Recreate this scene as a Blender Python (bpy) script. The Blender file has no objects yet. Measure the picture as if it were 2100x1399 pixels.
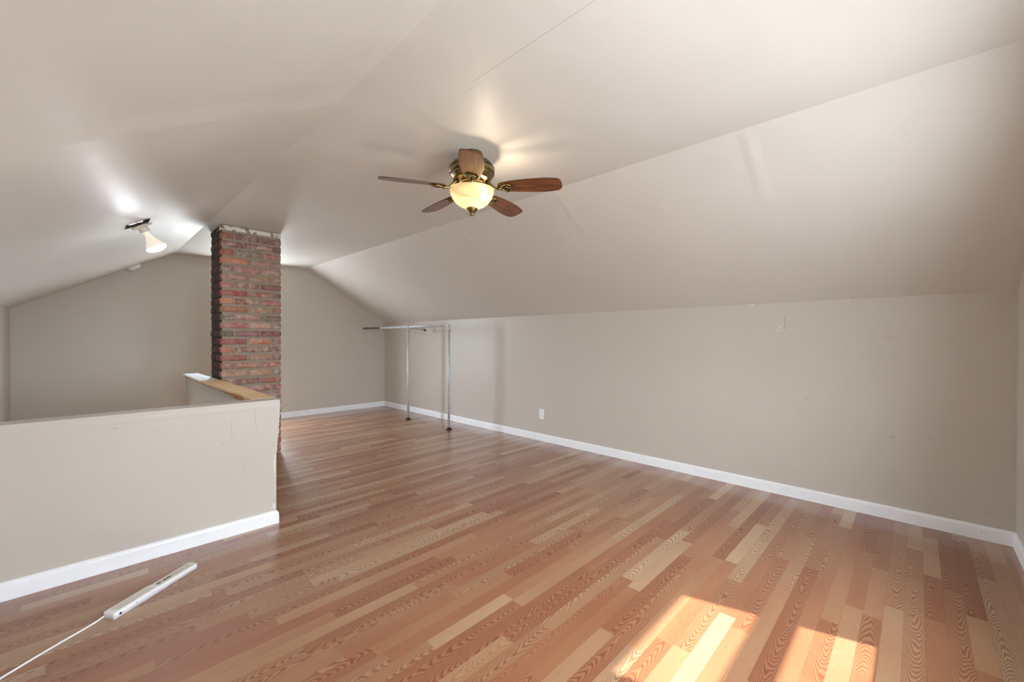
import bpy, bmesh, math, random
from mathutils import Vector, Matrix
random.seed(7)
sc = bpy.context.scene
COL = sc.collection

# ------------------------------------------------------------------ camera, world, sun, exposure
D, L, ZK = 3.761, 6.885, 1.486           # right wall x, far wall y, right knee-wall height
XB2, ZC, XB1 = 2.422, 2.312, 0.798       # ceiling breaks and flat ceiling height
YN, XL, ZL = -0.414, -0.568, 1.519       # near wall y, left wall x, left knee-wall height
F_PX, YAW, PITCH, ROLL, H = 851.55, 0.77332, -0.00399, 0.00138, 1.2

F = Vector((math.cos(YAW)*math.cos(PITCH), math.sin(YAW)*math.cos(PITCH), math.sin(PITCH)))
R = Vector((math.sin(YAW), -math.cos(YAW), 0)); U = R.cross(F)
R2 = R*math.cos(ROLL)+U*math.sin(ROLL); U2 = U*math.cos(ROLL)-R*math.sin(ROLL)
cam = bpy.data.cameras.new('camera'); camo = bpy.data.objects.new('camera', cam); COL.objects.link(camo)
cam.sensor_width = 36; cam.lens = F_PX/2100*36; cam.clip_start = .02
camo.matrix_world = Matrix(((R2.x, U2.x, -F.x, 0), (R2.y, U2.y, -F.y, 0), (R2.z, U2.z, -F.z, H), (0, 0, 0, 1)))
sc.camera = camo

w = bpy.data.worlds.new('sky'); sc.world = w; w.use_nodes = True
bg = w.node_tree.nodes['Background']; bg.inputs[1].default_value = 18
_t = w.node_tree                                           # pale hazy sky above, duller ground below the horizon
_c = _t.nodes.new('ShaderNodeTexCoord'); _s = _t.nodes.new('ShaderNodeSeparateXYZ'); _r = _t.nodes.new('ShaderNodeValToRGB')
_t.links.new(_c.outputs['Generated'], _s.inputs[0]); _m = _t.nodes.new('ShaderNodeMath'); _m.operation = 'MULTIPLY_ADD'
_t.links.new(_s.outputs[2], _m.inputs[0]); _m.inputs[1].default_value = .5; _m.inputs[2].default_value = .5
_t.links.new(_m.outputs[0], _r.inputs[0]); _t.links.new(_r.outputs[0], bg.inputs[0])
_r.color_ramp.elements[0].position = .47; _r.color_ramp.elements[0].color = (.47, .51, .53, 1)
_r.color_ramp.elements[1].position = .53; _r.color_ramp.elements[1].color = (.84, .93, 1, 1)

sun = bpy.data.lights.new('sun', 'SUN'); sun.energy = 9; sun.angle = math.radians(.9); sun.color = (1, .96, .90)
suno = bpy.data.objects.new('sun', sun); COL.objects.link(suno)
SA = math.radians(16.6); SE = math.radians(52)
sd = Vector((-math.sin(SA)*math.cos(SE), math.cos(SA)*math.cos(SE), -math.sin(SE)))
suno.rotation_euler = sd.to_track_quat('-Z', 'Y').to_euler(); suno.location = (3, -4, 6)

sc.view_settings.view_transform = 'Standard'; sc.view_settings.look = 'None'
sc.view_settings.gamma = 1; sc.view_settings.use_curve_mapping = False
sc.view_settings.exposure = 0.82
sc.cycles.max_bounces = 10; sc.cycles.diffuse_bounces = 6; sc.cycles.glossy_bounces = 4; sc.cycles.transparent_max_bounces = 10
sc.cycles.sample_clamp_indirect = 25
sc.cycles.blur_glossy = .1
sc.cycles.use_denoising = True

WINS = [(1.676, 2.352, .68, 1.78), (.40, 1.25, .75, 1.84)]      # near-wall windows, the second unseen, added to brighten the room: x0, x1, z0, z1
WINF = [(1.28, 1.95, .40, 2.08)]                            # window in the far gable, behind the chimney from here
for a, b, c, d, py, rx in [q+(YN-.13, 90) for q in WINS]+[q+(L+.13, -90) for q in WINF]:                     # light portals: sample the sky through the openings
    pl = bpy.data.lights.new('window_portal', 'AREA'); pl.shape = 'RECTANGLE'; pl.size = b-a; pl.size_y = d-c
    pl.cycles.is_portal = True
    po = bpy.data.objects.new('window_portal', pl); COL.objects.link(po)
    po.location = ((a+b)/2, py, (c+d)/2); po.rotation_euler = (math.radians(rx), 0, 0)

# ------------------------------------------------------------------ helpers
def lin(c):
    return tuple(((x/255)/12.92 if x/255 <= .04045 else ((x/255+.055)/1.055)**2.4) for x in c)+(1,)

class N:
    """tiny node helper"""
    def __init__(s, name, rough=.5, metal=0, col=None):
        s.m = bpy.data.materials.new(name); s.m.use_nodes = True; s.t = s.m.node_tree
        s.b = s.t.nodes['Principled BSDF']; s.b.inputs['Roughness'].default_value = rough
        s.b.inputs['Metallic'].default_value = metal
        if col: s.b.inputs['Base Color'].default_value = lin(col)
    def n(s, typ, **k):
        nd = s.t.nodes.new(typ)
        for a, v in k.items(): setattr(nd, a, v)
        return nd
    def put(s, sock, v):
        if hasattr(v, 'is_output') or isinstance(v, bpy.types.NodeSocket): s.t.links.new(v, sock)
        elif v is not None: sock.default_value = v
    def math(s, op, a, b=None, c=None, clamp=False):
        nd = s.n('ShaderNodeMath', operation=op, use_clamp=clamp)
        for i, v in enumerate((a, b, c)): s.put(nd.inputs[i], v)
        return nd.outputs[0]
    def mix(s, f, a, b, bt='MIX'):
        nd = s.n('ShaderNodeMix', data_type='RGBA', blend_type=bt)
        s.put(nd.inputs[0], f); s.put(nd.inputs[6], a); s.put(nd.inputs[7], b)
        return nd.outputs[2]
    def noise(s, vec, scale, detail=3, rough=.5, dist=0):
        nd = s.n('ShaderNodeTexNoise'); s.put(nd.inputs['Vector'], vec)
        nd.inputs['Scale'].default_value = scale; nd.inputs['Detail'].default_value = detail
        nd.inputs['Roughness'].default_value = rough; nd.inputs['Distortion'].default_value = dist
        return nd.outputs['Fac']
    def mapping(s, vec, scale=(1, 1, 1), loc=(0, 0, 0)):
        nd = s.n('ShaderNodeMapping'); s.put(nd.inputs['Vector'], vec)
        nd.inputs['Scale'].default_value = scale; nd.inputs['Location'].default_value = loc
        return nd.outputs[0]
    def coord(s, which='Object'): return s.n('ShaderNodeTexCoord').outputs[which]
    def sep(s, v):
        nd = s.n('ShaderNodeSeparateXYZ'); s.put(nd.inputs[0], v); return nd.outputs
    def comb(s, x, y, z):
        nd = s.n('ShaderNodeCombineXYZ')
        for i, v in enumerate((x, y, z)): s.put(nd.inputs[i], v)
        return nd.outputs[0]
    def ramp(s, f, stops, interp='LINEAR'):
        nd = s.n('ShaderNodeValToRGB'); s.put(nd.inputs[0], f); cr = nd.color_ramp; cr.interpolation = interp
        while len(cr.elements) < len(stops): cr.elements.new(.5)
        for e, (p, c) in zip(cr.elements, stops): e.position = p; e.color = c
        return nd.outputs[0]
    def rng(s, f, a, b, c, d, smooth=False):
        nd = s.n('ShaderNodeMapRange'); nd.clamp = True
        if smooth: nd.interpolation_type = 'SMOOTHSTEP'
        for i, v in enumerate((f, a, b, c, d)): s.put(nd.inputs[i], v)
        return nd.outputs[0]
    def band(s, x, c, hw, soft):
        """1 inside |x-c|<hw, falling to 0 over soft"""
        d = s.math('ABSOLUTE', s.math('SUBTRACT', x, c))
        return s.rng(d, hw, hw+soft, 1, 0, True)
    def base(s, v): s.put(s.b.inputs['Base Color'], v)
    def bump(s, hgt, strength, dist=.01):
        nd = s.n('ShaderNodeBump'); nd.inputs['Strength'].default_value = strength; nd.inputs['Distance'].default_value = dist
        s.put(nd.inputs['Height'], hgt)
        if s.b.inputs['Normal'].is_linked:
            s.t.links.new(s.b.inputs['Normal'].links[0].from_socket, nd.inputs['Normal'])
        s.t.links.new(nd.outputs[0], s.b.inputs['Normal'])

def newobj(name, bm, mats=None, parent=None, smooth=False, recalc=True):
    if recalc: bmesh.ops.recalc_face_normals(bm, faces=bm.faces)
    me = bpy.data.meshes.new(name); bm.to_mesh(me); bm.free()
    for m in (mats if isinstance(mats, (list, tuple)) else [mats]):
        if m: me.materials.append(m.m if isinstance(m, N) else m)
    if smooth:
        for p in me.polygons: p.use_smooth = True
    o = bpy.data.objects.new(name, me); COL.objects.link(o)
    if parent: o.parent = parent
    return o
def sharp(o, ang=35):
    me = o.data
    bm = bmesh.new(); bm.from_mesh(me)
    for e in bm.edges:
        if len(e.link_faces) == 2 and e.calc_face_angle(0) > math.radians(ang): e.smooth = False
    bm.to_mesh(me); bm.free()
    for p in me.polygons: p.use_smooth = True
def struct(o): o['kind'] = 'structure'; return o
def tag(o, label, cat, group=None):
    o['label'] = label; o['category'] = cat
    if group: o['group'] = group
    return o
def empty(name, loc=(0, 0, 0), rot=(0, 0, 0)):
    o = bpy.data.objects.new(name, None); COL.objects.link(o); o.location = loc; o.rotation_euler = rot
    o.empty_display_size = .1
    return o
def box(bm, a, b, mi=0, M=None):
    x0, y0, z0 = a; x1, y1, z1 = b
    vs = [bm.verts.new(Vector(p) if M is None else M @ Vector(p)) for p in
          ((x0, y0, z0), (x1, y0, z0), (x1, y1, z0), (x0, y1, z0), (x0, y0, z1), (x1, y0, z1), (x1, y1, z1), (x0, y1, z1))]
    fs = []
    for q in ((3, 2, 1, 0), (4, 5, 6, 7), (0, 1, 5, 4), (1, 2, 6, 5), (2, 3, 7, 6), (3, 0, 4, 7)):
        f = bm.faces.new([vs[i] for i in q]); f.material_index = mi; fs.append(f)
    return vs, fs
def prism(bm, pts, off, mi=0):
    """closed polygon pts (3D) extruded by vector off"""
    off = Vector(off)
    a = [bm.verts.new(Vector(p)) for p in pts]; b = [bm.verts.new(Vector(p)+off) for p in pts]
    fs = [bm.faces.new(a[::-1]), bm.faces.new(b)]
    for i in range(len(a)):
        j = (i+1) % len(a); fs.append(bm.faces.new((a[i], a[j], b[j], b[i])))
    for f in fs: f.material_index = mi
    return fs
def lathe(bm, prof, seg=48, M=Matrix.Identity(4), mi=0):
    """prof: (r, z) from one end to the other"""
    rings = []
    for r, z in prof:
        if r < 1e-6: rings.append([bm.verts.new(M @ Vector((0, 0, z)))])
        else: rings.append([bm.verts.new(M @ Vector((r*math.cos(2*math.pi*k/seg), r*math.sin(2*math.pi*k/seg), z))) for k in range(seg)])
    for a, b in zip(rings, rings[1:]):
        for k in range(seg):
            j = (k+1) % seg
            if len(a) == 1 and len(b) == 1: continue
            if len(a) == 1: f = bm.faces.new((a[0], b[j], b[k]))
            elif len(b) == 1: f = bm.faces.new((a[k], a[j], b[0]))
            else: f = bm.faces.new((a[k], a[j], b[j], b[k]))
            f.material_index = mi; f.smooth = True
def tube(bm, path, r, seg=16, mi=0, caps=True):
    path = [Vector(p) for p in path]; rs = r if isinstance(r, (list, tuple)) else [r]*len(path)
    rings = []; prevn = None
    for i, p in enumerate(path):
        t = (path[min(i+1, len(path)-1)]-path[max(i-1, 0)]).normalized()
        if prevn is None:
            ref = Vector((0, 0, 1)) if abs(t.z) < .9 else Vector((1, 0, 0))
            n = t.cross(ref).normalized()
        else: n = (prevn-t*prevn.dot(t)).normalized()
        prevn = n; b = t.cross(n)
        rings.append([bm.verts.new(p+(n*math.cos(2*math.pi*k/seg)+b*math.sin(2*math.pi*k/seg))*rs[i]) for k in range(seg)])
    for a, b in zip(rings, rings[1:]):
        for k in range(seg):
            j = (k+1) % seg; f = bm.faces.new((a[k], a[j], b[j], b[k])); f.material_index = mi; f.smooth = True
    if caps:
        for rg in (rings[0][::-1], rings[-1]):
            f = bm.faces.new(rg); f.material_index = mi
def bevel(o, wd, seg=2, ang=40):
    m = o.modifiers.new('bevel', 'BEVEL'); m.width = wd; m.segments = seg; m.limit_method = 'ANGLE'; m.angle_limit = math.radians(ang)
    return o

# ------------------------------------------------------------------ materials
def paint(name, col, rough=.42, streak=.25, spec=.5):
    m = N(name, rough); co = m.coord(); m.b.inputs['Specular IOR Level'].default_value = spec
    big = m.noise(co, 1.3, 3)
    m.base(m.mix(m.rng(big, .3, .7, 0, .5), lin(col), lin(tuple(c*.965 for c in col))))
    m.bump(m.noise(co, 190, 2), .06, .001)                       # roller stipple
    m.bump(m.noise(m.mapping(co, (7, 7, .5)), 1, 2), streak, .012)   # joints filled by hand: long soft waves
    return m
PAINT = (195, 188, 178)
wallp = paint('wall_paint', PAINT)

# right wall: the same paint with scuffs, nail pops and one seam
wr = paint('wall_paint_scuffed', PAINT)
s = wr.sep(wr.coord()); yy, zz = s[1], s[2]
def spot(m, a, b, ca, cb, ra, rb, soft=.5):
    x = m.math('DIVIDE', m.math('SUBTRACT', a, ca), ra); y = m.math('DIVIDE', m.math('SUBTRACT', b, cb), rb)
    d = m.math('SQRT', m.math('ADD', m.math('MULTIPLY', x, x), m.math('MULTIPLY', y, y)))
    return m.rng(d, 1-soft, 1, 1, 0, True)
def add(m, *v):
    o = v[0]
    for x in v[1:]: o = m.math('MAXIMUM', o, x)
    return o
dark = add(wr, spot(wr, yy, zz, .589, .760, .028, .004), spot(wr, yy, zz, .60, .766, .012, .003), spot(wr, yy, zz, .73, 1.33, .006, .085),
           spot(wr, yy, zz, 1.517, 1.238, .006, .010), spot(wr, yy, zz, .115, .55, .012, .008), spot(wr, yy, zz, -.05, .57, .02, .004),
           spot(wr, yy, zz, 1.02, .46, .006, .007), spot(wr, yy, zz, 1.01, .42, .004, .005))
light = add(wr, spot(wr, yy, zz, .765, 1.30, .006, .007), spot(wr, yy, zz, .775, 1.275, .010, .004), spot(wr, yy, zz, .843, .791, .004, .004),
            spot(wr, yy, zz, .955, 1.484, .02, .005), spot(wr, yy, zz, .72, .792, .004, .003), spot(wr, yy, zz, .35, 1.484, .012, .004))
seam = wr.math('MULTIPLY', wr.band(zz, 1.222, .0, .003), wr.rng(yy, .4, .2, 0, 1, True))
seam2 = wr.band(yy, 4.0, .0, .004)
old = wr.b.inputs['Base Color'].links[0].from_socket
c1 = wr.mix(wr.math('MULTIPLY', dark, .35), old, lin((120, 108, 96)))
c1 = wr.mix(wr.math('MULTIPLY', light, .8), c1, lin((240, 236, 228)))
c1 = wr.mix(wr.math('MULTIPLY', seam, .25), c1, lin((130, 118, 104)))
wr.base(c1)
wr.bump(wr.math('ADD', wr.band(yy, .73, .0, .05), wr.math('ADD', wr.band(yy, 3.17, 0, .05), seam2)), .25, .002)

# ceiling paint: taped board joints every 1.25 m, hairline crack at the centre seam
ce = paint('ceiling_paint', (216, 213, 207), rough=.42, streak=0, spec=.24)
co = ce.coord(); s = ce.sep(co)
X_, Y_, Z_ = s
onslope = ce.rng(X_, 2.43, 2.47, 0, 1)
wob = ce.math('MULTIPLY', ce.math('SUBTRACT', ce.noise(co, 2.5, 2), .5), .05)
yw = ce.math('ADD', Y_, wob)
j = ce.math('ADD', ce.band(yw, .66, .002, .05), ce.math('ADD', ce.band(yw, 1.93, .002, .05), ce.math('ADD', ce.band(yw, 3.17, .002, .05), ce.band(yw, 4.42, .002, .05))))
ce.bump(ce.math('MULTIPLY', ce.math('MULTIPLY', j, onslope), ce.rng(X_, 2.6, 3.1, 1, .3)), .9, .005)
hair = ce.math('MULTIPLY', ce.band(X_, 1.166, .0004, .0014), ce.rng(Y_, 1.42, 1.36, 0, 1))
hair2 = ce.math('MULTIPLY', ce.band(X_, 1.195, .0003, .0012), ce.math('MULTIPLY', ce.rng(Y_, 1.56, 1.6, 1, 0), ce.rng(Y_, 1.32, 1.4, 0, .6)))
old = ce.b.inputs['Base Color'].links[0].from_socket
ce.base(ce.mix(ce.math('MULTIPLY', ce.math('MAXIMUM', hair, hair2), .55), old, lin((110, 98, 86))))
ce.bump(ce.math('MULTIPLY', ce.band(X_, 1.166, .01, .06), -1), .2, .002)
wav = ce.noise(ce.mapping(co, (1.1, 2.2, 1.1)), 1.4, 3, .45)
ce.bump(wav, .55, .02)
wav2 = ce.noise(ce.mapping(co, (3, .6, 3)), 2.2, 2, .5)
ce.bump(wav2, .30, .010)

white = N('white_trim_paint', .38); co = white.coord()
white.base(white.mix(white.rng(white.noise(co, 9, 4), .35, .75, 0, .35), lin((240, 243, 248)), lin((226, 228, 232))))
white.bump(white.noise(white.mapping(co, (1, 1, 30)), 5, 2), .15, .002)
plaster = N('torn_plaster', .9); co = plaster.coord()
plaster.base(plaster.mix(plaster.noise(co, 60, 4), lin((236, 232, 226)), lin((205, 196, 186)))); plaster.bump(plaster.noise(co, 140, 4), .8, .004)

# half wall: scratched paint
hw = paint('half_wall_paint', PAINT, .42)
s = hw.sep(hw.coord()); xx, zz = s[0], s[2]
sc_ = add(hw, spot(hw, xx, zz, .615, .66, .0022, .06), spot(hw, xx, zz, .618, .60, .002, .05), spot(hw, xx, zz, .742, .70, .003, .06), spot(hw, xx, zz, .75, .64, .002, .05),
          spot(hw, xx, zz, .67, .42, .0015, .09), spot(hw, xx, zz, .685, .40, .0015, .07), spot(hw, xx, zz, .70, .44, .0012, .05),
          spot(hw, xx, zz, .10, .73, .02, .006), spot(hw, xx, zz, .27, .69, .006, .005), spot(hw, xx, zz, .30, .585, .006, .004), spot(hw, xx, zz, .57, .57, .014, .004))
old = hw.b.inputs['Base Color'].links[0].from_socket
hw.base(hw.mix(hw.math('MULTIPLY', sc_, .25), old, lin((128, 116, 105))))
hw.bump(hw.math('MULTIPLY', sc_, -1), .4, .002)
hw.bump(hw.band(zz, .765, .006, .012), .2, .003)

# oak floor strips (per-strip attributes: rnd colour, uv in metres)
fl = N('oak_strip_floor', .3)
at = fl.n('ShaderNodeAttribute', attribute_name='strip'); rc = fl.n('ShaderNodeSeparateColor'); fl.put(rc.inputs[0], at.outputs['Color'])
r1, r2, r3 = rc.outputs
uv = fl.n('ShaderNodeUVMap', uv_map='UVMap').outputs[0]; us = fl.sep(uv); u_, v_ = us[0], us[1]
seed = fl.math('MULTIPLY', r2, 57)
base = fl.ramp(r1, [(0, lin((154, 101, 70))), (.25, lin((164, 112, 79))), (.5, lin((170, 125, 91))), (.75, lin((177, 139, 105))), (1, lin((190, 162, 130)))])
# cathedral figure
n1 = fl.noise(fl.comb(fl.math('MULTIPLY', u_, 4.5), fl.math('MULTIPLY', v_, 16), seed), 1, 2, .5)
n2 = fl.noise(fl.comb(fl.math('MULTIPLY', u_, 1.6), fl.math('MULTIPLY', v_, 6), seed), 1, 1)
vc = fl.math('SUBTRACT', v_, fl.math('MULTIPLY', fl.math('SUBTRACT', r3, .5), .05))
arch = fl.math('MULTIPLY', fl.math('MULTIPLY', vc, vc), 150)
sgn = fl.math('SUBTRACT', fl.math('MULTIPLY', fl.math('GREATER_THAN', r3, .5), 2), 1)
ph = fl.math('ADD', fl.math('MULTIPLY', u_, sgn), arch)
ph = fl.math('ADD', ph, fl.math('MULTIPLY', n1, .24)); ph = fl.math('ADD', ph, fl.math('MULTIPLY', n2, .30))
cath = fl.math('FRACT', fl.math('MULTIPLY', ph, 25))
cathl = fl.ramp(cath, [(0, (1, 1, 1, 1)), (.22, (.9, .9, .9, 1)), (.55, (.12, .12, .12, 1)), (.88, (0, 0, 0, 1)), (1, (1, 1, 1, 1))])
# quarter-sawn / straight figure
ph2 = fl.math('ADD', fl.math('MULTIPLY', v_, 210), fl.math('MULTIPLY', fl.noise(fl.comb(fl.math('MULTIPLY', u_, 2.2), fl.math('MULTIPLY', v_, 18), seed), 1, 2), 7))
st = fl.ramp(fl.math('FRACT', ph2), [(0, (.9, .9, .9, 1)), (.35, (.1, .1, .1, 1)), (.8, (.1, .1, .1, 1)), (1, (.9, .9, .9, 1))])
fine = fl.noise(fl.comb(fl.math('MULTIPLY', u_, 22), fl.math('MULTIPLY', v_, 700), seed), 1, 2, .6)
kind = fl.math('FRACT', fl.math('MULTIPLY', r2, 7.3))
kc = fl.rng(kind, .34, .38, 0, 1); ks = fl.math('MULTIPLY', fl.rng(kind, .34, .30, 0, 1), .8)
lines = fl.math('MAXIMUM', fl.math('MULTIPLY', cathl, kc), fl.math('MULTIPLY', st, ks))
g = fl.mix(fl.math('MULTIPLY', lines, .72), base, fl.mix(1, base, lin((176, 136, 124)), 'MULTIPLY'))
g = fl.mix(fl.rng(fine, .35, .75, 0, .40), g, fl.mix(1, g, lin((196, 176, 164)), 'MULTIPLY'))
g = fl.mix(fl.rng(n2, .4, .75, 0, .45), g, fl.mix(1, g, lin((222, 192, 176)), 'MULTIPLY'))
edge = fl.math('SUBTRACT', .03225, fl.math('ABSOLUTE', v_))
g = fl.mix(fl.rng(edge, 0, .0009, .45, 0), g, lin((84, 52, 36)))
fl.base(g)
fl.bump(fl.math('MULTIPLY', lines, -1), .12, .001)
fl.put(fl.b.inputs['Roughness'], fl.rng(lines, 0, 1, .36, .44))
fl.b.inputs['Specular IOR Level'].default_value = .25
fl.b.inputs['Coat Weight'].default_value = .9; fl.b.inputs['Coat Roughness'].default_value = .17

brick = N('old_brick', .85)
at = brick.n('ShaderNodeAttribute', attribute_name='brick'); co = brick.coord()
smear = brick.math('MULTIPLY', at.outputs['Alpha'], brick.rng(brick.noise(co, 22, 4, .6), .38, .64, .12, .95))
c = brick.mix(brick.rng(brick.noise(co, 45, 4), .3, .8, 0, .55), at.outputs['Color'], brick.mix(1, at.outputs['Color'], lin((170, 150, 145)), 'MULTIPLY'))
c = brick.mix(smear, c, lin((190, 172, 160)))
brick.base(c); brick.bump(brick.noise(co, 120, 4, .6), .7, .004)
mort = N('mortar', .95); co = mort.coord()
mort.base(mort.mix(mort.noise(co, 55, 4), lin((166, 156, 140)), lin((136, 124, 110)))); mort.bump(mort.noise(co, 150, 3), .8, .003)
mortd = N('shaded_mortar', .95); co = mortd.coord()
mortd.base(mortd.mix(mortd.noise(co, 55, 4), lin((70, 56, 46)), lin((42, 32, 26)))); mortd.bump(mortd.noise(co, 150, 3), .8, .003)  # mortar of the chimney's left face, its shade put into a darker colour
wbrick = N('whitewashed_brick', .8); co = wbrick.coord()
wbrick.base(wbrick.mix(wbrick.rng(wbrick.noise(co, 24, 4, .6), .54, .62, 0, 1), lin((228, 222, 212)), lin((128, 110, 92)))); wbrick.bump(wbrick.noise(co, 120, 4), .7, .004)

galv = N('galvanised_steel', .5, .25); co = galv.coord()
galv.base(galv.mix(galv.rng(galv.noise(co, 40, 4, .6), .3, .7, 0, 1), lin((214, 220, 222)), lin((168, 176, 180))))
iron = N('black_iron', .45, .6, (38, 36, 35))
rust = N('worn_dark_pipe', .5, .7, (120, 112, 110))
brass = N('antique_brass', .30, 1); co = brass.coord()
brass.base(brass.mix(brass.rng(brass.noise(co, 60, 4), .3, .7, 0, 1), lin((158, 142, 98)), lin((116, 102, 64))))
brassd = N('dark_brass_groove', .45, 1, (74, 60, 38))
cream = N('cream_enamel', .28, 0, (224, 212, 184))
walnut = N('walnut_blade', .34); co = walnut.coord('UV')
wv = walnut.noise(walnut.mapping(co, (5, 60, 1)), 1, 4, .6, .6)
walnut.base(walnut.ramp(wv, [(.3, lin((62, 34, 20))), (.5, lin((108, 62, 34))), (.7, lin((150, 94, 54)))]))
walnut.b.inputs['Coat Weight'].default_value = .6; walnut.b.inputs['Specular IOR Level'].default_value = .3; walnut.b.inputs['Coat Roughness'].default_value = .34; walnut.b.inputs['Coat IOR'].default_value = 1.42
edgem = N('blade_edge', .4, 0, (84, 50, 32))
# alabaster bowl: light from the bulb inside comes through it
bowlm = N('alabaster_glass', .25); co = bowlm.coord()
swirl = bowlm.noise(bowlm.mapping(co, (4, 4, 26)), 1, 3, .6, 1.6)
bc = bowlm.mix(bowlm.rng(swirl, .35, .65, 0, 1), lin((254, 240, 208)), lin((246, 222, 176)))
bowlm.base(bc)
tr = bowlm.n('ShaderNodeBsdfTranslucent'); bowlm.put(tr.inputs[0], bc)
tp = bowlm.n('ShaderNodeBsdfTransparent'); bowlm.put(tp.inputs[0], (1, .9, .72, 1))
m1 = bowlm.n('ShaderNodeMixShader'); m1.inputs[0].default_value = .16
outn = [x for x in bowlm.t.nodes if x.type == 'OUTPUT_MATERIAL'][0]
bowlm.t.links.new(bowlm.b.outputs[0], m1.inputs[1]); bowlm.t.links.new(tr.outputs[0], m1.inputs[2])
m2 = bowlm.n('ShaderNodeMixShader'); m2.inputs[0].default_value = .38
bowlm.t.links.new(m1.outputs[0], m2.inputs[1]); bowlm.t.links.new(tp.outputs[0], m2.inputs[2]); bowlm.t.links.new(m2.outputs[0], outn.inputs[0])
def emis(name, col, st):
    m = N(name, .4, 0, (250, 248, 240)); m.b.inputs['Emission Color'].default_value = lin(col); m.b.inputs['Emission Strength'].default_value = st; return m
bulbglow = emis('lit_bulb', (255, 226, 184), 12)
bulbface = emis('lit_flood_face', (244, 247, 255), 65)
bulbglass = N('white_bulb_glass', .25, 0, (238, 232, 220))
bulbglass.b.inputs['Emission Color'].default_value = lin((255, 246, 228)); bulbglass.b.inputs['Emission Strength'].default_value = .25
porc = N('white_porcelain', .3, 0, (232, 226, 214))
zinc = N('junction_box_zinc', .5, .6, (92, 84, 74))
voidm = N('box_interior', .9, 0, (40, 34, 28))
foil = N('aluminium_label', .35, .5, (206, 206, 206)); co = foil.coord()
foil.base(foil.mix(foil.rng(foil.noise(co, 60, 2), .48, .54, 0, 1), lin((220, 220, 218)), lin((120, 122, 124))))
plast = N('white_plastic', .35, 0, (232, 234, 238))
plastg = N('warm_grey_plastic', .45, 0, (214, 209, 198))
slotd = N('dark_socket', .5, 0, (52, 58, 66)); slotl = N('pale_socket', .5, 0, (178, 180, 168))
rawwood = N('raw_pine', .6); co = rawwood.coord()
rw = rawwood.noise(rawwood.mapping(co, (60, 4, 20)), 1, 3, .6)
rawwood.base(rawwood.ramp(rw, [(.3, lin((206, 170, 124))), (.7, lin((226, 198, 156)))]))
splin = N('split_wood', .7); co = splin.coord()
splin.base(splin.ramp(splin.noise(splin.mapping(co, (120, 5, 60)), 1, 3, .6), [(.3, lin((120, 70, 34))), (.7, lin((190, 128, 70)))]))
stairm = N('stair_board', .5, 0, (150, 120, 92))
wglass = N('window_glass', .05)
tp = wglass.n('ShaderNodeBsdfTransparent'); gl = wglass.n('ShaderNodeBsdfGlossy'); gl.inputs['Roughness'].default_value = .02
mx = wglass.n('ShaderNodeMixShader'); mx.inputs[0].default_value = .06
wglass.t.links.new(tp.outputs[0], mx.inputs[1]); wglass.t.links.new(gl.outputs[0], mx.inputs[2])
wglass.t.links.new(mx.outputs[0], [x for x in wglass.t.nodes if x.type == 'OUTPUT_MATERIAL'][0].inputs[0])

# ------------------------------------------------------------------ room shell
YW0, YW1 = 2.991, 3.118                       # half wall front / back
XS0, XS1 = .785, .90                          # leg of the half wall along the stairwell
YLAND = 5.90
# floor strips
bm = bmesh.new(); uvl = bm.loops.layers.uv.new('UVMap'); cl = bm.loops.layers.float_color.new('strip')
SW = .0645; y = YN; row = 0; rr = random.Random(11)
while y < L-1e-4:
    y1 = min(y+SW, L); mid = y+SW/2
    x = XL-rr.uniform(0, .5); hole = (YW0+.06 < mid < YLAND)
    while x < D:
        ln = rr.choice([.42, .6, .6, .8, 1.0]) * rr.uniform(.85, 1.15)
        a, b = max(x, XL), min(x+ln, D); x += ln
        if hole: a = max(a, XS0+.05)
        if b-a < 1e-4: continue
        col = (rr.random(), rr.random(), rr.random(), 1); uo = rr.uniform(0, 30)
        vs = [bm.verts.new(p) for p in ((a, y, 0), (b, y, 0), (b, y1, 0), (a, y1, 0))]
        f = bm.faces.new(vs)
        for lp, (uu, vv) in zip(f.loops, ((a, y), (b, y), (b, y1), (a, y1))):
            lp[uvl].uv = (uu-x+uo, vv-mid); lp[cl] = col
    y += SW
struct(newobj('floor', bm, fl, recalc=False))

# ceiling: left slope, flat, right slope with the taped joint crease at y = 1.95
bm = bmesh.new()
sl = (ZC-ZL)/(XB1-XL)
fixc = Vector((.245, 3.835, ZL+sl*(.245-XL)))
hx, hy = .062, .078                            # junction-box hole half sizes (x and y)
ys = [YN-.02, 1.80, 1.95, 2.15, fixc.y-hy, fixc.y+hy, L+.02]
def prof(y):
    k = -.006 if abs(y-1.95) < .01 else 0
    xb = .79 + (.832-.79)*min(1, (y-YN)/(1.95-YN)) if y <= 1.95 else .832+(.798-.832)*(y-1.95)/(L-1.95)
    return [(XL, ZL+k*.5), (fixc.x-hx, ZL+sl*(fixc.x-hx-XL)+k), (fixc.x+hx, ZL+sl*(fixc.x+hx-XL)+k), (xb, ZC+k*.6), (XB2, ZC), (D, ZK)]
grid = [[bm.verts.new((x, y, z)) for x, z in prof(y)] for y in ys]
for i in range(len(ys)-1):
    for k in range(5):
        if i == 4 and k == 1: continue
        bm.faces.new((grid[i][k], grid[i][k+1], grid[i+1][k+1], grid[i+1][k]))
o = struct(newobj('ceiling', bm, ce, recalc=False))
sol = o.modifiers.new('solidify', 'SOLIDIFY'); sol.thickness = .03; sol.offset = 1

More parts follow.
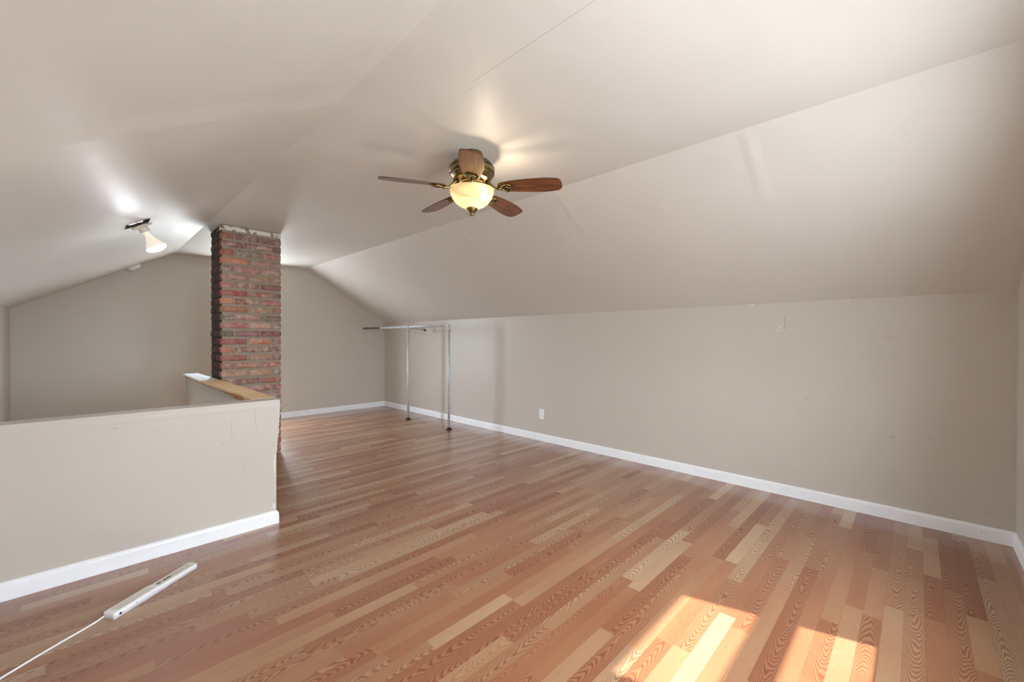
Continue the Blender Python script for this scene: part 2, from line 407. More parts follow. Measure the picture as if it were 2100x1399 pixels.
def wall(name, pts, off, mat=wallp):
    bm = bmesh.new(); prism(bm, pts, off); return struct(newobj(name, bm, mat))
wall('wall_right', [(D, YN-.1, -.02), (D, L+.1, -.02), (D, L+.1, ZK), (D, YN-.1, ZK)], (.1, 0, 0), wr)
wall('wall_left', [(XL, YN-.1, -2.4), (XL, L+.1, -2.4), (XL, L+.1, ZL), (XL, YN-.1, ZL)], (-.1, 0, 0))
# gable walls with window openings
WT = .12
def cel(x):
    return ZL+sl*(x-XL) if x < XB1 else (ZC if x < XB2 else ZC+(ZK-ZC)*(x-XB2)/(D-XB2))
def gable(name, yw, off, wins):
    bm = bmesh.new()
    xs = sorted([XL, XB1, XB2, D]+[v for q in wins for v in q[:2]])
    for a, b in zip(xs, xs[1:]):
        m = (a+b)/2; wn = [q for q in wins if q[0] < m < q[1]]
        if wn:
            z0, z1 = wn[0][2:]
            prism(bm, [(a, yw, -.02), (b, yw, -.02), (b, yw, z0), (a, yw, z0)], (0, off, 0))
            prism(bm, [(a, yw, z1), (b, yw, z1), (b, yw, cel(b)), (a, yw, cel(a))], (0, off, 0))
        else:
            prism(bm, [(a, yw, -.02), (b, yw, -.02), (b, yw, cel(b)), (a, yw, cel(a))], (0, off, 0))
    bmesh.ops.remove_doubles(bm, verts=bm.verts, dist=1e-5)
    struct(newobj(name, bm, wallp))
gable('wall_near', YN, -WT, WINS)
gable('wall_far', L, WT, WINF)
for i, (a, b, c, d, yw, sg, cw, mz) in enumerate([q+(YN, 1, .06, 1.231) for q in WINS]+[q+(L, -1, .05, 1.17) for q in WINF]):
    wo = struct(empty('window_%d' % (i+1), (0, 0, 0)))  # the second one is an added daylight opening, out of view
    def wbx(bm, x0, x1, y0, y1, z0, z1):
        ya_, yb_ = sorted((yw+sg*y0, yw+sg*y1)); box(bm, (x0, ya_, z0), (x1, yb_, z1))
    bm = bmesh.new()
    wbx(bm, a-cw, b+cw, 0, .016, d, d+cw); wbx(bm, a-cw, b+cw, 0, .016, c-cw, c)
    wbx(bm, a-cw, a, 0, .016, c, d); wbx(bm, b, b+cw, 0, .016, c, d)
    newobj('casing', bm, white, wo)
    bm = bmesh.new()
    for z0, z1 in ((c, c+.075), (mz-.082, mz+.082), (d-.055, d)): wbx(bm, a, b, -.10, -.075, z0, z1)
    wbx(bm, a, a+.016, -.10, -.075, c, d); wbx(bm, b-.016, b, -.10, -.075, c, d)
    newobj('sash', bm, white, wo)
    bm = bmesh.new(); vs = [bm.verts.new(p) for p in ((a, yw-sg*.088, c), (b, yw-sg*.088, c), (b, yw-sg*.088, d), (a, yw-sg*.088, d))]; bm.faces.new(vs)
    newobj('glass_pane', bm, wglass, wo)

# half wall round the stairwell: painted skin, torn plaster edge, wooden cap
hz = .803
prof_e = [(.084, .858), (.12, .858), (.2, .858), (.28, .857), (.34, .860), (.40, .860), (.45, .863), (.475, .869), (.50, .868), (.55, .873), (.60, .8785), (.65, .882), (.70, .885), (.76, .887), (.800, .887)]
rj = random.Random(3)
dense = []
for (za, xa), (zb, xb) in zip(prof_e, prof_e[1:]):
    n = max(1, int((zb-za)/.008))
    for k in range(n):
        t = k/n; dense.append((za+(zb-za)*t, xa+(xb-xa)*t+rj.uniform(-.0012, .0012)*(1 if .15 < za < .72 else .3)))
dense.append(prof_e[-1])
dense = [(-.02, .858)]+dense
half = struct(empty('wall_stair', (0, 0, 0)))
bm = bmesh.new()
prism(bm, [(XL, YW0+.004, -.02)]+[(x, YW0+.004, z) for z, x in dense]+[(XL, YW0+.004, .800)], (0, YW1-YW0-.004, 0))
box(bm, (XL, YW0+.06, -2.4), (.86, YW1, -.02))
newobj('plaster_core', bm, plaster, half)
def chip(z):
    c = .0005
    if .30 < z < .47: c = .016*math.sin((z-.30)/.17*math.pi)**.7*(.75+.25*math.sin(z*190))+.001
    elif .19 < z <= .30: c = .004+.0015*math.sin(z*230)
    elif .47 <= z < .62: c = .003+.0015*math.sin(z*260)
    elif .62 <= z < .74: c = .0015
    if .10 < z < .13: c = .017
    return c
bm = bmesh.new()
skin = [(z, x-chip(z)) for z, x in dense]
skin = skin[:-1]+[(.8035, .887)]
prism(bm, [(XL, YW0, -.02)]+[(x, YW0, z) for z, x in skin]+[(XL, YW0, .8035)], (0, .004, 0))
newobj('painted_face', bm, hw, half)
bm = bmesh.new(); box(bm, (XL, YW0+.004, .800), (.887, YW1, .8035)); newobj('painted_top', bm, hw, half)
bm = bmesh.new(); box(bm, (XS0, YW1, -2.4), (XS1, 5.93, .765)); newobj('stairwell_face', bm, wallp, half)
bm = bmesh.new()
tl = [(XS1+.0, YW1+.012), (XS1, 4.80), (XS1, 4.88), (XS0-.03, 4.88), (XS0-.03, 4.2), (XS0-.022, 3.75), (XS0-.012, 3.45), (XS0-.03, 3.30), (XS0-.028, YW1+.03)]
prism(bm, [(x, yv, .786) for x, yv in tl], (0, 0, .018))
o = newobj('cap_board', bm, rawwood, half); o['label'] = 'bare pine cap board'
bm = bmesh.new(); prism(bm, [(XS1, 4.88, .786), (XS1, 5.97, .786), (XS0-.025, 5.95, .786), (XS0-.03, 4.88, .786)], (0, 0, .018))
o = newobj('painted_cap_end', bm, white, half); o['label'] = 'white painted end of the cap'
bm = bmesh.new(); prism(bm, [(XS0+.01, 3.15, .766), (XS0+.01, 5.9, .766), (XS0-.012, 5.9, .766), (XS0-.012, 4.6, .766), (XS0-.004, 4.1, .766), (XS0-.03, 3.7, .766), (XS0-.033, 3.4, .766), (XS0-.03, 3.15, .766)], (0, 0, .017))
o = newobj('split_underboard', bm, splin, half); o['label'] = 'splintered orange-brown board edge'
bm = bmesh.new(); rj2 = random.Random(5)
pl_ = [(XS0-.03+k*.012, YW1+.02+rj2.uniform(-.006, .010)) for k in range(12)]
prism(bm, [(XS0-.03, YW1, .790), (XS1, YW1, .790)]+[(x, yv, .790) for x, yv in pl_[::-1]], (0, 0, .0125)); newobj('plaster_chips', bm, plaster, half)

# stairs going down behind the half wall
bm = bmesh.new()
for k in range(11):
    y1 = YLAND-k*.25; box(bm, (XL, y1-.25, -2.4), (XS0, y1, -.2*(k+1)))
struct(newobj('staircase', bm, stairm))
struct(wall('wall_below', [(XL, YW1, -2.4), (XS0, YW1, -2.4), (XS0, YLAND, -2.4), (XL, YLAND, -2.4)], (0, 0, -.02)))

# baseboards
def baseboard(name, p, q, nrm, h=.0845, t=.013, round_end=False):
    """p->q along the wall foot, nrm points into the room"""
    p, q, nrm = Vector(p), Vector(q), Vector(nrm)
    pr = [(0, 0), (t, 0), (t, h*.80), (t*.8, h*.90), (t*.45, h*.97), (0, h)]
    bm = bmesh.new()
    d = (q-p).normalized(); Lg = (q-p).length
    if not round_end:
        prism(bm, [p+nrm*a+Vector((0, 0, b)) for a, b in pr], q-p)
    else:
        R_ = .022; st = [(0, h)]+[(Lg-R_, h)]+[(Lg-R_+R_*math.sin(a), h-R_+R_*math.cos(a)) for a in [math.pi/12*k for k in range(1, 7)]]
        rings = []
        for s_, hh in st:
            k = hh/h
            rings.append([bm.verts.new(p+d*s_+nrm*a+Vector((0, 0, b*k if b > h*.5 else b))) for a, b in pr])
        for a, b in zip(rings, rings[1:]):
            for i in range(len(pr)):
                jn = (i+1) % len(pr); bm.faces.new((a[i], a[jn], b[jn], b[i]))
        bm.faces.new(rings[0][::-1]); bm.faces.new(rings[-1])
    return struct(newobj(name, bm, white))
baseboard('baseboard_right', (D, YN, 0), (D, L, 0), (-1, 0, 0))
baseboard('baseboard_far', (XS1+.05, L, 0), (D-.013, L, 0), (0, -1, 0))
baseboard('baseboard_near', (XL, YN, 0), (D-.013, YN, 0), (0, 1, 0))
baseboard('baseboard_stair', (XL, YW0, 0), (.876, YW0, 0), (0, -1, 0), round_end=True)
# butt joint + nail holes in the right baseboard
bm = bmesh.new(); rn = random.Random(2)
box(bm, (D-.0134, 3.275, .001), (D-.0129, 3.2765, .083))
for yv, zv in ((1.39, .045), (1.05, .05), (.62, .05), (.60, .05), (.31, .07), (-.28, .045), (2.05, .06), (2.06, .012)):
    box(bm, (D-.0134, yv-.0025, zv-.002), (D-.0129, yv+.0025, zv+.002))
marks = newobj('nail_holes', bm, N('nail_hole', .9, 0, (120, 112, 104))); marks.parent = bpy.data.objects['baseboard_right']

# ------------------------------------------------------------------ chimney
CX0, CX1, CY0, CY1 = .905, 1.435, 4.80, 5.28
bm = bmesh.new(); ca = bm.loops.layers.float_color.new('brick')
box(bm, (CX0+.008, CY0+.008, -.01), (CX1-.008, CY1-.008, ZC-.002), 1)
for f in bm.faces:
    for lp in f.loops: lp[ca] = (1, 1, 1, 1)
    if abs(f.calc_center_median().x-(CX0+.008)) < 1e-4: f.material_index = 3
pal = [(152, 88, 74), (164, 100, 82), (146, 90, 82), (130, 88, 80), (164, 116, 102), (124, 100, 94), (150, 104, 96), (170, 106, 84), (138, 84, 76), (118, 98, 92), (172, 130, 114)]
rb = random.Random(21)
P = .0795
def one_brick(a, b, col, al, mi=0):
    x0, y0, z0 = a; x1, y1, z1 = b
    nx = max(2, int((x1-x0)/.03)); ny = max(2, int((y1-y0)/.03)); nz = 3
    vid = {}
    def V(i, j, k):
        key = (i, j, k)
        if key not in vid:
            p = Vector((x0+(x1-x0)*i/nx, y0+(y1-y0)*j/ny, z0+(z1-z0)*k/nz))
            e = sum(q in (0, m) for q, m in ((i, nx), (j, ny), (k, nz)))
            c = Vector(((x0+x1)/2, (y0+y1)/2, (z0+z1)/2))
            if e >= 2:
                for ax, q, m in ((0, i, nx), (1, j, ny), (2, k, nz)):
                    if q in (0, m): p[ax] += (.0035 if q == 0 else -.0035)
            p += Vector((rb.uniform(-1, 1), rb.uniform(-1, 1), rb.uniform(-1, 1)))*.0014
            vid[key] = bm.verts.new(p)
        return vid[key]
    fs = []
    for i in range(nx):
        for k in range(nz):
            fs.append(bm.faces.new((V(i, 0, k), V(i+1, 0, k), V(i+1, 0, k+1), V(i, 0, k+1))))
            fs.append(bm.faces.new((V(i+1, ny, k), V(i, ny, k), V(i, ny, k+1), V(i+1, ny, k+1))))
    for j_ in range(ny):
        for k in range(nz):
            fs.append(bm.faces.new((V(0, j_+1, k), V(0, j_, k), V(0, j_, k+1), V(0, j_+1, k+1))))
            fs.append(bm.faces.new((V(nx, j_, k), V(nx, j_+1, k), V(nx, j_+1, k+1), V(nx, j_, k+1))))
    for i in range(nx):
        for j_ in range(ny):
            fs.append(bm.faces.new((V(i, j_, nz), V(i+1, j_, nz), V(i+1, j_+1, nz), V(i, j_+1, nz))))
            fs.append(bm.faces.new((V(i, j_+1, 0), V(i+1, j_+1, 0), V(i+1, j_, 0), V(i, j_, 0))))
    for f in fs:
        f.material_index = mi; f.smooth = True
        side = abs(f.normal.x) > .7 if f.normal.length else False
        f.normal_update()
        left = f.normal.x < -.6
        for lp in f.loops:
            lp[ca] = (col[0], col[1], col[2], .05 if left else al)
ztop = ZC-.004; z = ztop; r = 0
front_cols = {4: (192, 116, 84), 9: (200, 124, 90), 12: (196, 148, 120), 14: (184, 104, 76), 15: (188, 112, 88)}
while z > -.02:
    hgt = .062 if r > 0 else .052
    z0 = max(z-hgt, .0)
    g = .0055
    if z0 < z-.01:
        edges = [0, .226, .441, .53] if r % 2 == 0 else [0, .112, .334, .53]
        for q, (a, b) in enumerate(zip(edges, edges[1:])):
            c0 = rb.choice(pal)
            if q == (1 if r in (12, 14) else 0) and r in front_cols: c0 = front_cols[r]
            cf = lin(tuple(v*rb.uniform(.93, 1.10) for v in c0))
            one_brick((CX0+a+(g if a else 0), CY0+rb.uniform(-.003, .003), z0), (CX0+b-(g if b < .53 else 0), CY0+.10 if 0 < q < 2 else CY0+.10, z), cf, rb.choice([.35, .6, .8, .9]), 2 if r == 0 else 0)
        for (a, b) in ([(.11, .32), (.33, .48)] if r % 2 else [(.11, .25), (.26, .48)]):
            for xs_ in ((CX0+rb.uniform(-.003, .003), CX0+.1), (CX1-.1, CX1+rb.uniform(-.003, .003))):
                cf = lin(tuple(v*rb.uniform(.42, .6) for v in rb.choice(pal[:5])))  # side bricks darkened: shade of the unlit face painted into their colour
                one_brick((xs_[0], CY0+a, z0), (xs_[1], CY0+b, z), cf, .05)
    z -= (P if r > 0 else .070); r += 1
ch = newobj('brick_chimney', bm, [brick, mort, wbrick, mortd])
tag(ch, 'old red brick chimney rising from floor to ceiling beside the stair half wall', 'chimney')

# ------------------------------------------------------------------ ceiling fan
FC = Vector((1.61, 1.908, 0))
fan = empty('ceiling_fan', (FC.x, FC.y, ZC))
tag(fan, 'five-blade brass ceiling fan with lit alabaster bowl light', 'ceiling fan')
def fobj(name, bm, mat, parent=fan, **k): return newobj(name, bm, mat, parent, **k)
def zf(v): return v-ZC                        # heights below given as world z
bm = bmesh.new()
hp = [(.0, 2.311), (.062, 2.311), (.066, 2.300), (.064, 2.278), (.066, 2.268), (.090, 2.260), (.108, 2.253), (.116, 2.247), (.113, 2.243), (.124, 2.236), (.130, 2.226), (.127, 2.221), (.134, 2.213), (.136, 2.200), (.134, 2.190), (.129, 2.186), (.131, 2.180),
      (.124, 2.168), (.112, 2.157), (.108, 2.153), (.108, 2.147), (.095, 2.142), (.088, 2.140), (0, 2.140)]
lathe(bm, [(r_, zf(z_)) for r_, z_ in hp], 64); o = fobj('motor_housing', bm, brass, recalc=True); sharp(o, 50)
bm = bmesh.new()
for r_, z_ in ((.1335, 2.218), (.1315, 2.183), (.1095, 2.150)):
    tube(bm, [(r_*math.cos(a), r_*math.sin(a), zf(z_)) for a in [2*math.pi*k/64 for k in range(65)]], .0022, 6, caps=False)
fobj('housing_groove', bm, brassd)
bm = bmesh.new(); lathe(bm, [(r_, zf(z_)) for r_, z_ in [(0, 2.140), (.072, 2.140), (.074, 2.132), (.068, 2.126), (.070, 2.112), (.078, 2.104), (.086, 2.099), (.086, 2.093), (0, 2.093)]], 48)
o = fobj('switch_housing', bm, brass); sharp(o, 50)
# bowl (open-topped glass)
bm = bmesh.new()
outer = [(.1305, 2.092), (.131, 2.084), (.127, 2.064), (.117, 2.040), (.100, 2.018), (.078, 2.000), (.052, 1.988), (.024, 1.982), (.008, 1.981)]
inner = [(r_-.004 if r_ > .02 else r_, z_+.004) for r_, z_ in outer]
lathe(bm, [(r_, zf(z_)) for r_, z_ in outer], 64)
ob = fobj('glass_bowl', bm, bowlm)
ob['label'] = 'cream alabaster glass bowl, lit'
bm = bmesh.new(); lathe(bm, [(0, zf(1.992)), (.006, zf(1.990)), (.030, zf(1.986)), (.036, zf(1.981)), (.034, zf(1.972)), (.024, zf(1.962)), (.013, zf(1.953)), (.010, zf(1.950)), (.013, zf(1.945)), (.009, zf(1.938)), (0, zf(1.936))], 32)
fobj('finial', bm, brass)
# bulb in the bowl
bdir = Vector((.7, -.71, 0))
bm = bmesh.new(); bp = bdir*.076; Mb = Matrix.Translation((bp.x, bp.y, zf(2.052)))
lathe(bm, [(0, -.026), (.014, -.022), (.023, -.010), (.024, .002), (.018, .016), (.012, .026), (.011, .040), (0, .041)], 20, Mb)
fobj('light_bulb', bm, bulbglow)
# blade arms and blades
blade_mb = None; arm_me = []
PITCHA = math.radians(-13)
def outline():
    L0, L1 = .165, .533
    pts = [(L0, -.030), (L0+.02, -.041), (L0+.09, -.055), (L0+.18, -.064), (L0+.27, -.067), (L1-.06, -.064), (L1-.018, -.057), (L1-.004, -.047), (L1+.004, -.02), (L1+.005, .01)]
    up = [(L1+.003, .03), (L1-.006, .046), (L1-.020, .056), (L1-.06, .063), (L0+.27, .066), (L0+.18, .063), (L0+.09, .054), (L0+.02, .040), (L0, .029), (L0-.008, 0)]
    return pts+up
bladem = None
for k in range(5):
    a = math.radians(157.3-72*k)
    rot = Matrix.Rotation(a, 4, 'Z')
    zr = zf(2.104)
    Mb = rot @ Matrix.Translation((0, 0, zr)) @ Matrix.Rotation(math.radians(2.2), 4, 'Y') @ Matrix.Rotation(PITCHA, 4, 'X')
    if bladem is None:
        bm = bmesh.new(); uvb = bm.loops.layers.uv.new('UVMap')
        fs = prism(bm, [(x, yv, -.003) for x, yv in outline()], (0, 0, .006))
        for f in fs[2:]: f.material_index = 1
        for f in bm.faces:
            for lp in f.loops: lp[uvb].uv = (lp.vert.co.x, lp.vert.co.y)
        o = fobj('blade', bm, [walnut, edgem]); bevel(o, .0015, 2)
        bladem = o.data
        # arm: curved strap from the motor to a pierced bracket under the blade root
        bm = bmesh.new()
        tube(bm, [(.085, 0, .036), (.105, 0, .022), (.125, 0, .004), (.145, 0, -.010), (.165, 0, -.012), (.182, 0, -.010)], [.011, .010, .0085, .008, .009, .010], 12)
        for s_ in (-1, 1):
            tube(bm, [(.180, s_*.004, -.010), (.190, s_*.020, -.010), (.205, s_*.031, -.0095), (.222, s_*.034, -.009), (.234, s_*.027, -.0085), (.243, s_*.012, -.0085), (.246, 0, -.0085)], .0052, 10)
            tube(bm, [(.180, 0, -.010), (.196, s_*.010, -.010), (.214, s_*.012, -.009), (.230, 0, -.009)], .0038, 8)
        lathe(bm, [(0, -.016), (.006, -.015), (.008, -.011), (.008, -.004), (0, -.004)], 14, Matrix.Translation((.232, .0, 0)))
        for s_ in (-1, 1): lathe(bm, [(0, -.016), (.006, -.015), (.008, -.011), (.008, -.004), (0, -.004)], 14, Matrix.Translation((.208, s_*.031, 0)))
        ar = fobj('blade_arm', bm, brass)
    else:
        o2 = o.copy(); COL.objects.link(o2); a2 = ar.copy(); COL.objects.link(a2); o, ar = o2, a2
    o.matrix_local = Mb
    ar.matrix_local = Mb
# bowl lamp
ll = bpy.data.lights.new('fan_lamp', 'POINT'); ll.energy = 32; ll.color = (1, .84, .62); ll.shadow_soft_size = .026
lo = bpy.data.objects.new('fan_lamp', ll); COL.objects.link(lo); lo.location = (FC.x+bp.x, FC.y+bp.y, 2.052)
ob.visible_shadow = True
bpy.data.objects['light_bulb'].visible_shadow = True

# ------------------------------------------------------------------ bare flood bulb on the left slope
nrm = Vector((sl, 0, -1)).normalized()
xa = Vector((1, 0, sl)).normalized(); ya = Vector((0, 1, 0))
lampr = empty('flood_light', tuple(fixc))
lampr.matrix_world = Matrix(((xa.x, ya.x, nrm.x, fixc.x), (xa.y, ya.y, nrm.y, fixc.y), (xa.z, ya.z, nrm.z, fixc.z), (0, 0, 0, 1)))
# note: local +z points down into the room
tag(lampr, 'bare white flood bulb hanging from an open junction box on the sloped ceiling', 'light fixture')
hxs = hx/xa.x
bm = bmesh.new(); dp = -.055
for (a, b) in (((-hxs, -hy, dp), (hxs, -hy+.002, .002)), ((-hxs, hy-.002, dp), (hxs, hy, .002)), ((-hxs, -hy, dp), (-hxs+.002, hy, .002)), ((hxs-.002, -hy, dp), (hxs, hy, .002)), ((-hxs, -hy, dp), (hxs, hy, dp+.002))): box(bm, a, b)
newobj('junction_box', bm, zinc, lampr)
bm = bmesh.new(); box(bm, (-hxs+.030, -hy+.030, -.030), (hxs-.030, hy-.035, -.014), 0, Matrix.Rotation(.12, 4, 'X')); newobj('foil_label', bm, foil, lampr)
bm = bmesh.new()
for pts in () or ([(-.02, -.05, -.02), (-.01, -.062, .004), (.006, -.05, .012), (.012, -.03, .014)], [(.02, .05, -.02), (.022, .062, .0), (.01, .05, .010), (.0, .03, .014)], [(-.03, .04, -.02), (-.034, .05, .003), (-.02, .04, .012), (-.005, .02, .014)]):
    bm = bmesh.new(); tube(bm, pts, .0022, 8); newobj('wire', bm, voidm, lampr)
bm = bmesh.new()
lathe(bm, [(0, .018), (.052, .018), (.060, .021), (.062, .026), (.058, .031), (.040, .035), (.030, .040), (.029, .062), (.027, .066), (0, .066)], 40, Matrix.Translation((.012, .0, 0)))
o = newobj('lamp_holder', bm, porc, lampr); sharp(o, 50)
Mx = Matrix.Translation((.012, 0, 0))
bm = bmesh.new(); lathe(bm, [(0, .060), (.0165, .060), (.017, .075), (.019, .088), (.024, .104), (.034, .126), (.047, .148), (.0565, .164), (.0600, .174)], 48, Mx)
newobj('bulb_body', bm, bulbglass, lampr)
bm = bmesh.new(); lathe(bm, [(.0600, .174), (.0595, .181), (.054, .190), (.040, .198), (.020, .2025), (0, .2035)], 48, Mx)
o = newobj('bulb_face', bm, bulbface, lampr); o['label'] = 'glowing bulb face'
# torn drywall paper lip round the opening
rp = random.Random(9)
for s_ in (-1, 1):
    bm = bmesh.new()
    pts = [(-hxs+.0 + k*.0095, s_*(hy+.001), 0) for k in range(11)]
    prism(bm, [(x_, yv-s_*rp.uniform(0, .006), .0) for x_, yv, _ in pts]+[(x_, yv+s_*rp.uniform(.004, .012), .0) for x_, yv, _ in pts[::-1]], (0, 0, .0035))
    newobj('torn_edge', bm, plaster, lampr)

# smoke detector near the far wall
p = Vector((.40, 6.80, 0)); p.z = ZL+sl*(p.x-XL)
sm = empty('smoke_detector', tuple(p))
sm.matrix_world = Matrix(((xa.x, ya.x, nrm.x, p.x), (xa.y, ya.y, nrm.y, p.y), (xa.z, ya.z, nrm.z, p.z), (0, 0, 0, 1)))
tag(sm, 'round white smoke detector on the sloped ceiling above the far wall', 'smoke detector')
bm = bmesh.new(); lathe(bm, [(0, 0), (.068, 0), (.070, .004), (.070, .012), (.066, .014)], 40); newobj('mounting_plate', bm, plast, sm)
bm = bmesh.new(); lathe(bm, [(.064, .013), (.064, .020), (.058, .032), (.048, .040), (.020, .043), (0, .043)], 40); newobj('detector_cover', bm, plast, sm)

# ------------------------------------------------------------------ pipe clothes rack
XR, RZ, PR = 3.365, 1.384, .0165
rack = empty('pipe_rack', (XR, 5.0, 0))
tag(rack, 'galvanised pipe clothes rail on two floor flanges by the right wall', 'clothes rack')
def robj(name, bm, m, par=rack):
    o = newobj(name, bm, m, par)
    return o
Ya, Yb = 4.455-5.0, 5.457-5.0
bm = bmesh.new(); tube(bm, [(0, Ya, .012), (0, Ya, RZ-.045)], PR, 24); robj('post', bm, galv)
bm = bmesh.new(); tube(bm, [(0, Yb, .012), (0, Yb, RZ-.035)], PR, 24); robj('post', bm, galv)
bm = bmesh.new(); tube(bm, [(0, Ya+.04, RZ), (0, Yb, RZ), (0, 6.30-5, RZ)], PR, 24); robj('rail', bm, galv)
bm = bmesh.new(); tube(bm, [(0, 6.30-5, RZ), (0, L-5, RZ)], PR, 24); o = robj('rail', bm, rust); o['label'] = 'dull dark far end of the rail'
# elbow
bm = bmesh.new()
arc = [(0, Ya+.03-.03*math.cos(t)-0.0, RZ-.03+.03*math.sin(t)) for t in [math.pi/2*k/8 for k in range(9)]]
tube(bm, [(0, Ya, RZ-.062)]+arc+[(0, Ya+.062, RZ)], .0205, 24)
tube(bm, [(0, Ya, RZ-.066), (0, Ya, RZ-.050)], .0245, 24); tube(bm, [(0, Ya+.050, RZ), (0, Ya+.066, RZ)], .0245, 24)
robj('elbow', bm, galv)
bm = bmesh.new()
tube(bm, [(0, Yb-.04, RZ), (0, Yb+.04, RZ)], .0215, 24); tube(bm, [(0, Yb, RZ), (0, Yb, RZ-.045)], .0215, 24)
for c_ in (-1, 1): tube(bm, [(0, Yb+c_*.030, RZ), (0, Yb+c_*.042, RZ)], .0250, 24)
tube(bm, [(0, Yb, RZ-.036), (0, Yb, RZ-.050)], .0250, 24); tube(bm, [(0, Yb, RZ-.01), (.04, Yb, RZ-.013)], .0215, 24)
robj('tee', bm, galv)
bm = bmesh.new(); tube(bm, [(.03, Yb, RZ-.012), (.262, Yb, RZ-.034)], .0150, 20); robj('branch_pipe', bm, galv)
bm = bmesh.new()
tube(bm, [(.250, Yb, RZ-.033), (.275, Yb, RZ-.035)], .0215, 20)
tube(bm, [(.275, Yb+.012, RZ-.035), (.275, Yb-.035, RZ-.045)], .0225, 20)
tube(bm, [(.275, Yb-.0352, RZ-.045), (.275, Yb-.0362, RZ-.0452)], .0165, 20, mi=1)
robj('branch_elbow', bm, [galv, voidm])
for yv in (Ya, Yb):
    bm = bmesh.new(); lathe(bm, [(0, 0), (.045, 0), (.046, .003), (.044, .006), (.026, .008), (.0235, .012), (.0225, .026), (.017, .028), (0, .028)], 32, Matrix.Translation((0, yv, 0)))
    f = robj('floor_flange', bm, iron)
    for q in range(4):
        bm = bmesh.new(); an = math.pi/4+q*math.pi/2; lathe(bm, [(0, .009), (.003, .0085), (.0042, .006), (.0042, .004)], 10, Matrix.Translation((.035*math.cos(an), yv+.035*math.sin(an), 0)))
        newobj('screw', bm, galv, f)

# ------------------------------------------------------------------ access hatch, outlet
hatch = struct(empty('door_1', (D, 6.1, 0)))        # low access door in the knee wall behind the pipe rack
bm = bmesh.new(); box(bm, (-.004, .03, .086), (.0, .42, .785)); o = newobj('hatch_panel', bm, wallp, hatch); bevel(o, .0015)
bm = bmesh.new()
for a, b in (((-.0065, .005, .086), (0, .023, .805)), ((-.0065, .422, .086), (0, .44, .805)), ((-.0065, .005, .788), (0, .44, .805))): box(bm, a, b)
o = newobj('hatch_trim', bm, wallp, hatch); bevel(o, .002)

out = empty('wall_outlet', (D, 3.178, .318))
tag(out, 'white electrical outlet plate low on the right wall', 'outlet')
bm = bmesh.new(); box(bm, (-.006, -.037, -.060), (0, .037, .060)); o = newobj('cover_plate', bm, plast, out); bevel(o, .003, 3)
bm = bmesh.new(); box(bm, (-.0085, -.0165, -.034), (-.005, .0165, .034)); rc_ = newobj('receptacle', bm, plast, out); bevel(rc_, .0015)
for z_ in (-.019, .019):
    for a, b in (((-.0088, -.0075, z_-.004), (-.0084, -.0055, z_+.004)), ((-.0088, .0055, z_-.0035), (-.0084, .0075, z_+.0035)), ((-.0088, -.0018, z_-.011), (-.0084, .0018, z_-.008))):
        bm = bmesh.new(); box(bm, a, b); newobj('socket_slot', bm, slotl, rc_)

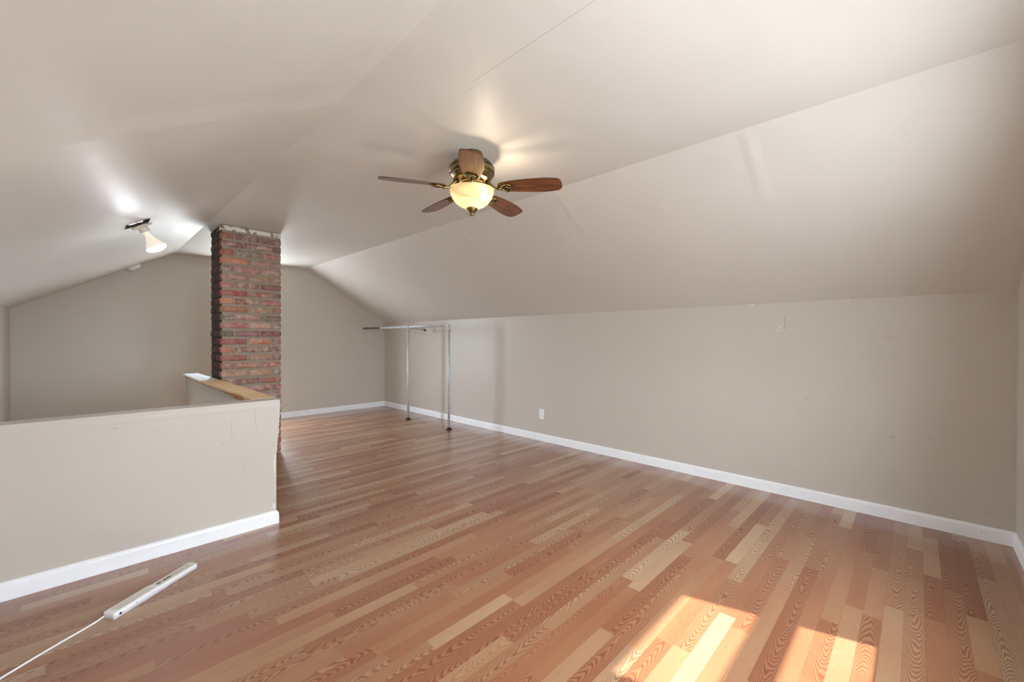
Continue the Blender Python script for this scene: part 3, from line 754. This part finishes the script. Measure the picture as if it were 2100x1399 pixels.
# ------------------------------------------------------------------ power strip and its cord
SD = math.atan2(2.690-2.445, .407-.081)
strip = empty('power_strip', (.081, 2.445, 0), (0, 0, SD))
tag(strip, 'long white power strip lying on the floor in front of the half wall', 'power strip')
W_ = .060
def rr_box(bm, x0, x1, y0, y1, z0, z1, rad, seg=6, top=.006):
    """rounded-corner slab with softened top edge"""
    def ring(ins, z):
        pts = []
        for cx_, cy_, a0 in ((x1-rad, y1-rad, 0), (x0+rad, y1-rad, 90), (x0+rad, y0+rad, 180), (x1-rad, y0+rad, 270)):
            for q in range(seg+1):
                a = math.radians(a0+90*q/seg); r_ = max(rad-ins, .0005)
                pts.append(bm.verts.new((cx_+r_*math.cos(a), cy_+r_*math.sin(a), z)))
        return pts
    rings = [ring(0, z0), ring(0, z1-top)]+[ring(top*(1-math.cos(t)), z1-top+top*math.sin(t)) for t in (math.pi/8, math.pi/4, 3*math.pi/8, math.pi/2)]
    for a, b in zip(rings, rings[1:]):
        n = len(a)
        for q in range(n): bm.faces.new((a[q], a[(q+1) % n], b[(q+1) % n], b[q])).smooth = True
    bm.faces.new(rings[0][::-1]); bm.faces.new(rings[-1])
bm = bmesh.new(); rr_box(bm, 0, .20, 0, W_, .0005, .029, .009, top=.005); rr_box(bm, .015, .408, .003, W_-.003, .0005, .0265, .010, top=.004)
newobj('strip_housing', bm, plast, strip)
bm = bmesh.new(); rr_box(bm, .022, .185, .009, W_-.009, .0286, .0296, .005, top=.0004); o = newobj('top_panel', bm, plastg, strip)
bm = bmesh.new(); rr_box(bm, .205, .398, .010, W_-.010, .0262, .0270, .006, top=.0004); newobj('outlet_panel', bm, plastg, strip)
for q, (cx_, dk) in enumerate(((.222, 1), (.252, 1), (.273, 1), (.296, 0), (.318, 0), (.343, 0), (.375, 0))):
    bm = bmesh.new(); rr_box(bm, cx_-.0100, cx_+.0100, W_/2-.0045, W_/2+.0055, .0268, .0275, .0015, 2, top=.0003)
    newobj('outlet_socket' if not dk else 'charging_port', bm, slotd if dk else slotl, strip)
bm = bmesh.new(); tube(bm, [(.024, .0002, .014), (.024, -.0012, .014)], .0052, 16); newobj('reset_button', bm, slotd, strip)
bm = bmesh.new(); tube(bm, [(.092, .0002, .017), (.092, -.0008, .017)], .0022, 10); newobj('indicator_light', bm, slotd, strip)
bm = bmesh.new()
c0 = strip.matrix_basis
Ms = Matrix.Translation((.081, 2.445, 0)) @ Matrix.Rotation(SD, 4, 'Z')
inv = Ms.inverted()
world = [(.052, 2.492, .010), (.035, 2.480, .007), (.01, 2.463, .0045), (-.04, 2.430, .0042), (-.09, 2.397, .0042), (-.15, 2.353, .0042), (-.215, 2.303, .0042), (-.28, 2.245, .0042), (-.36, 2.15, .0042), (-.42, 2.02, .0042)]
# smooth the path
pts = [Vector(p) for p in world]
for _ in range(2):
    q = [pts[0]]
    for a, b in zip(pts, pts[1:]): q += [a*.75+b*.25, a*.25+b*.75]
    pts = q+[pts[-1]]
tube(bm, [inv @ p for p in pts], .0038, 12); newobj('power_cord', bm, plast, strip)
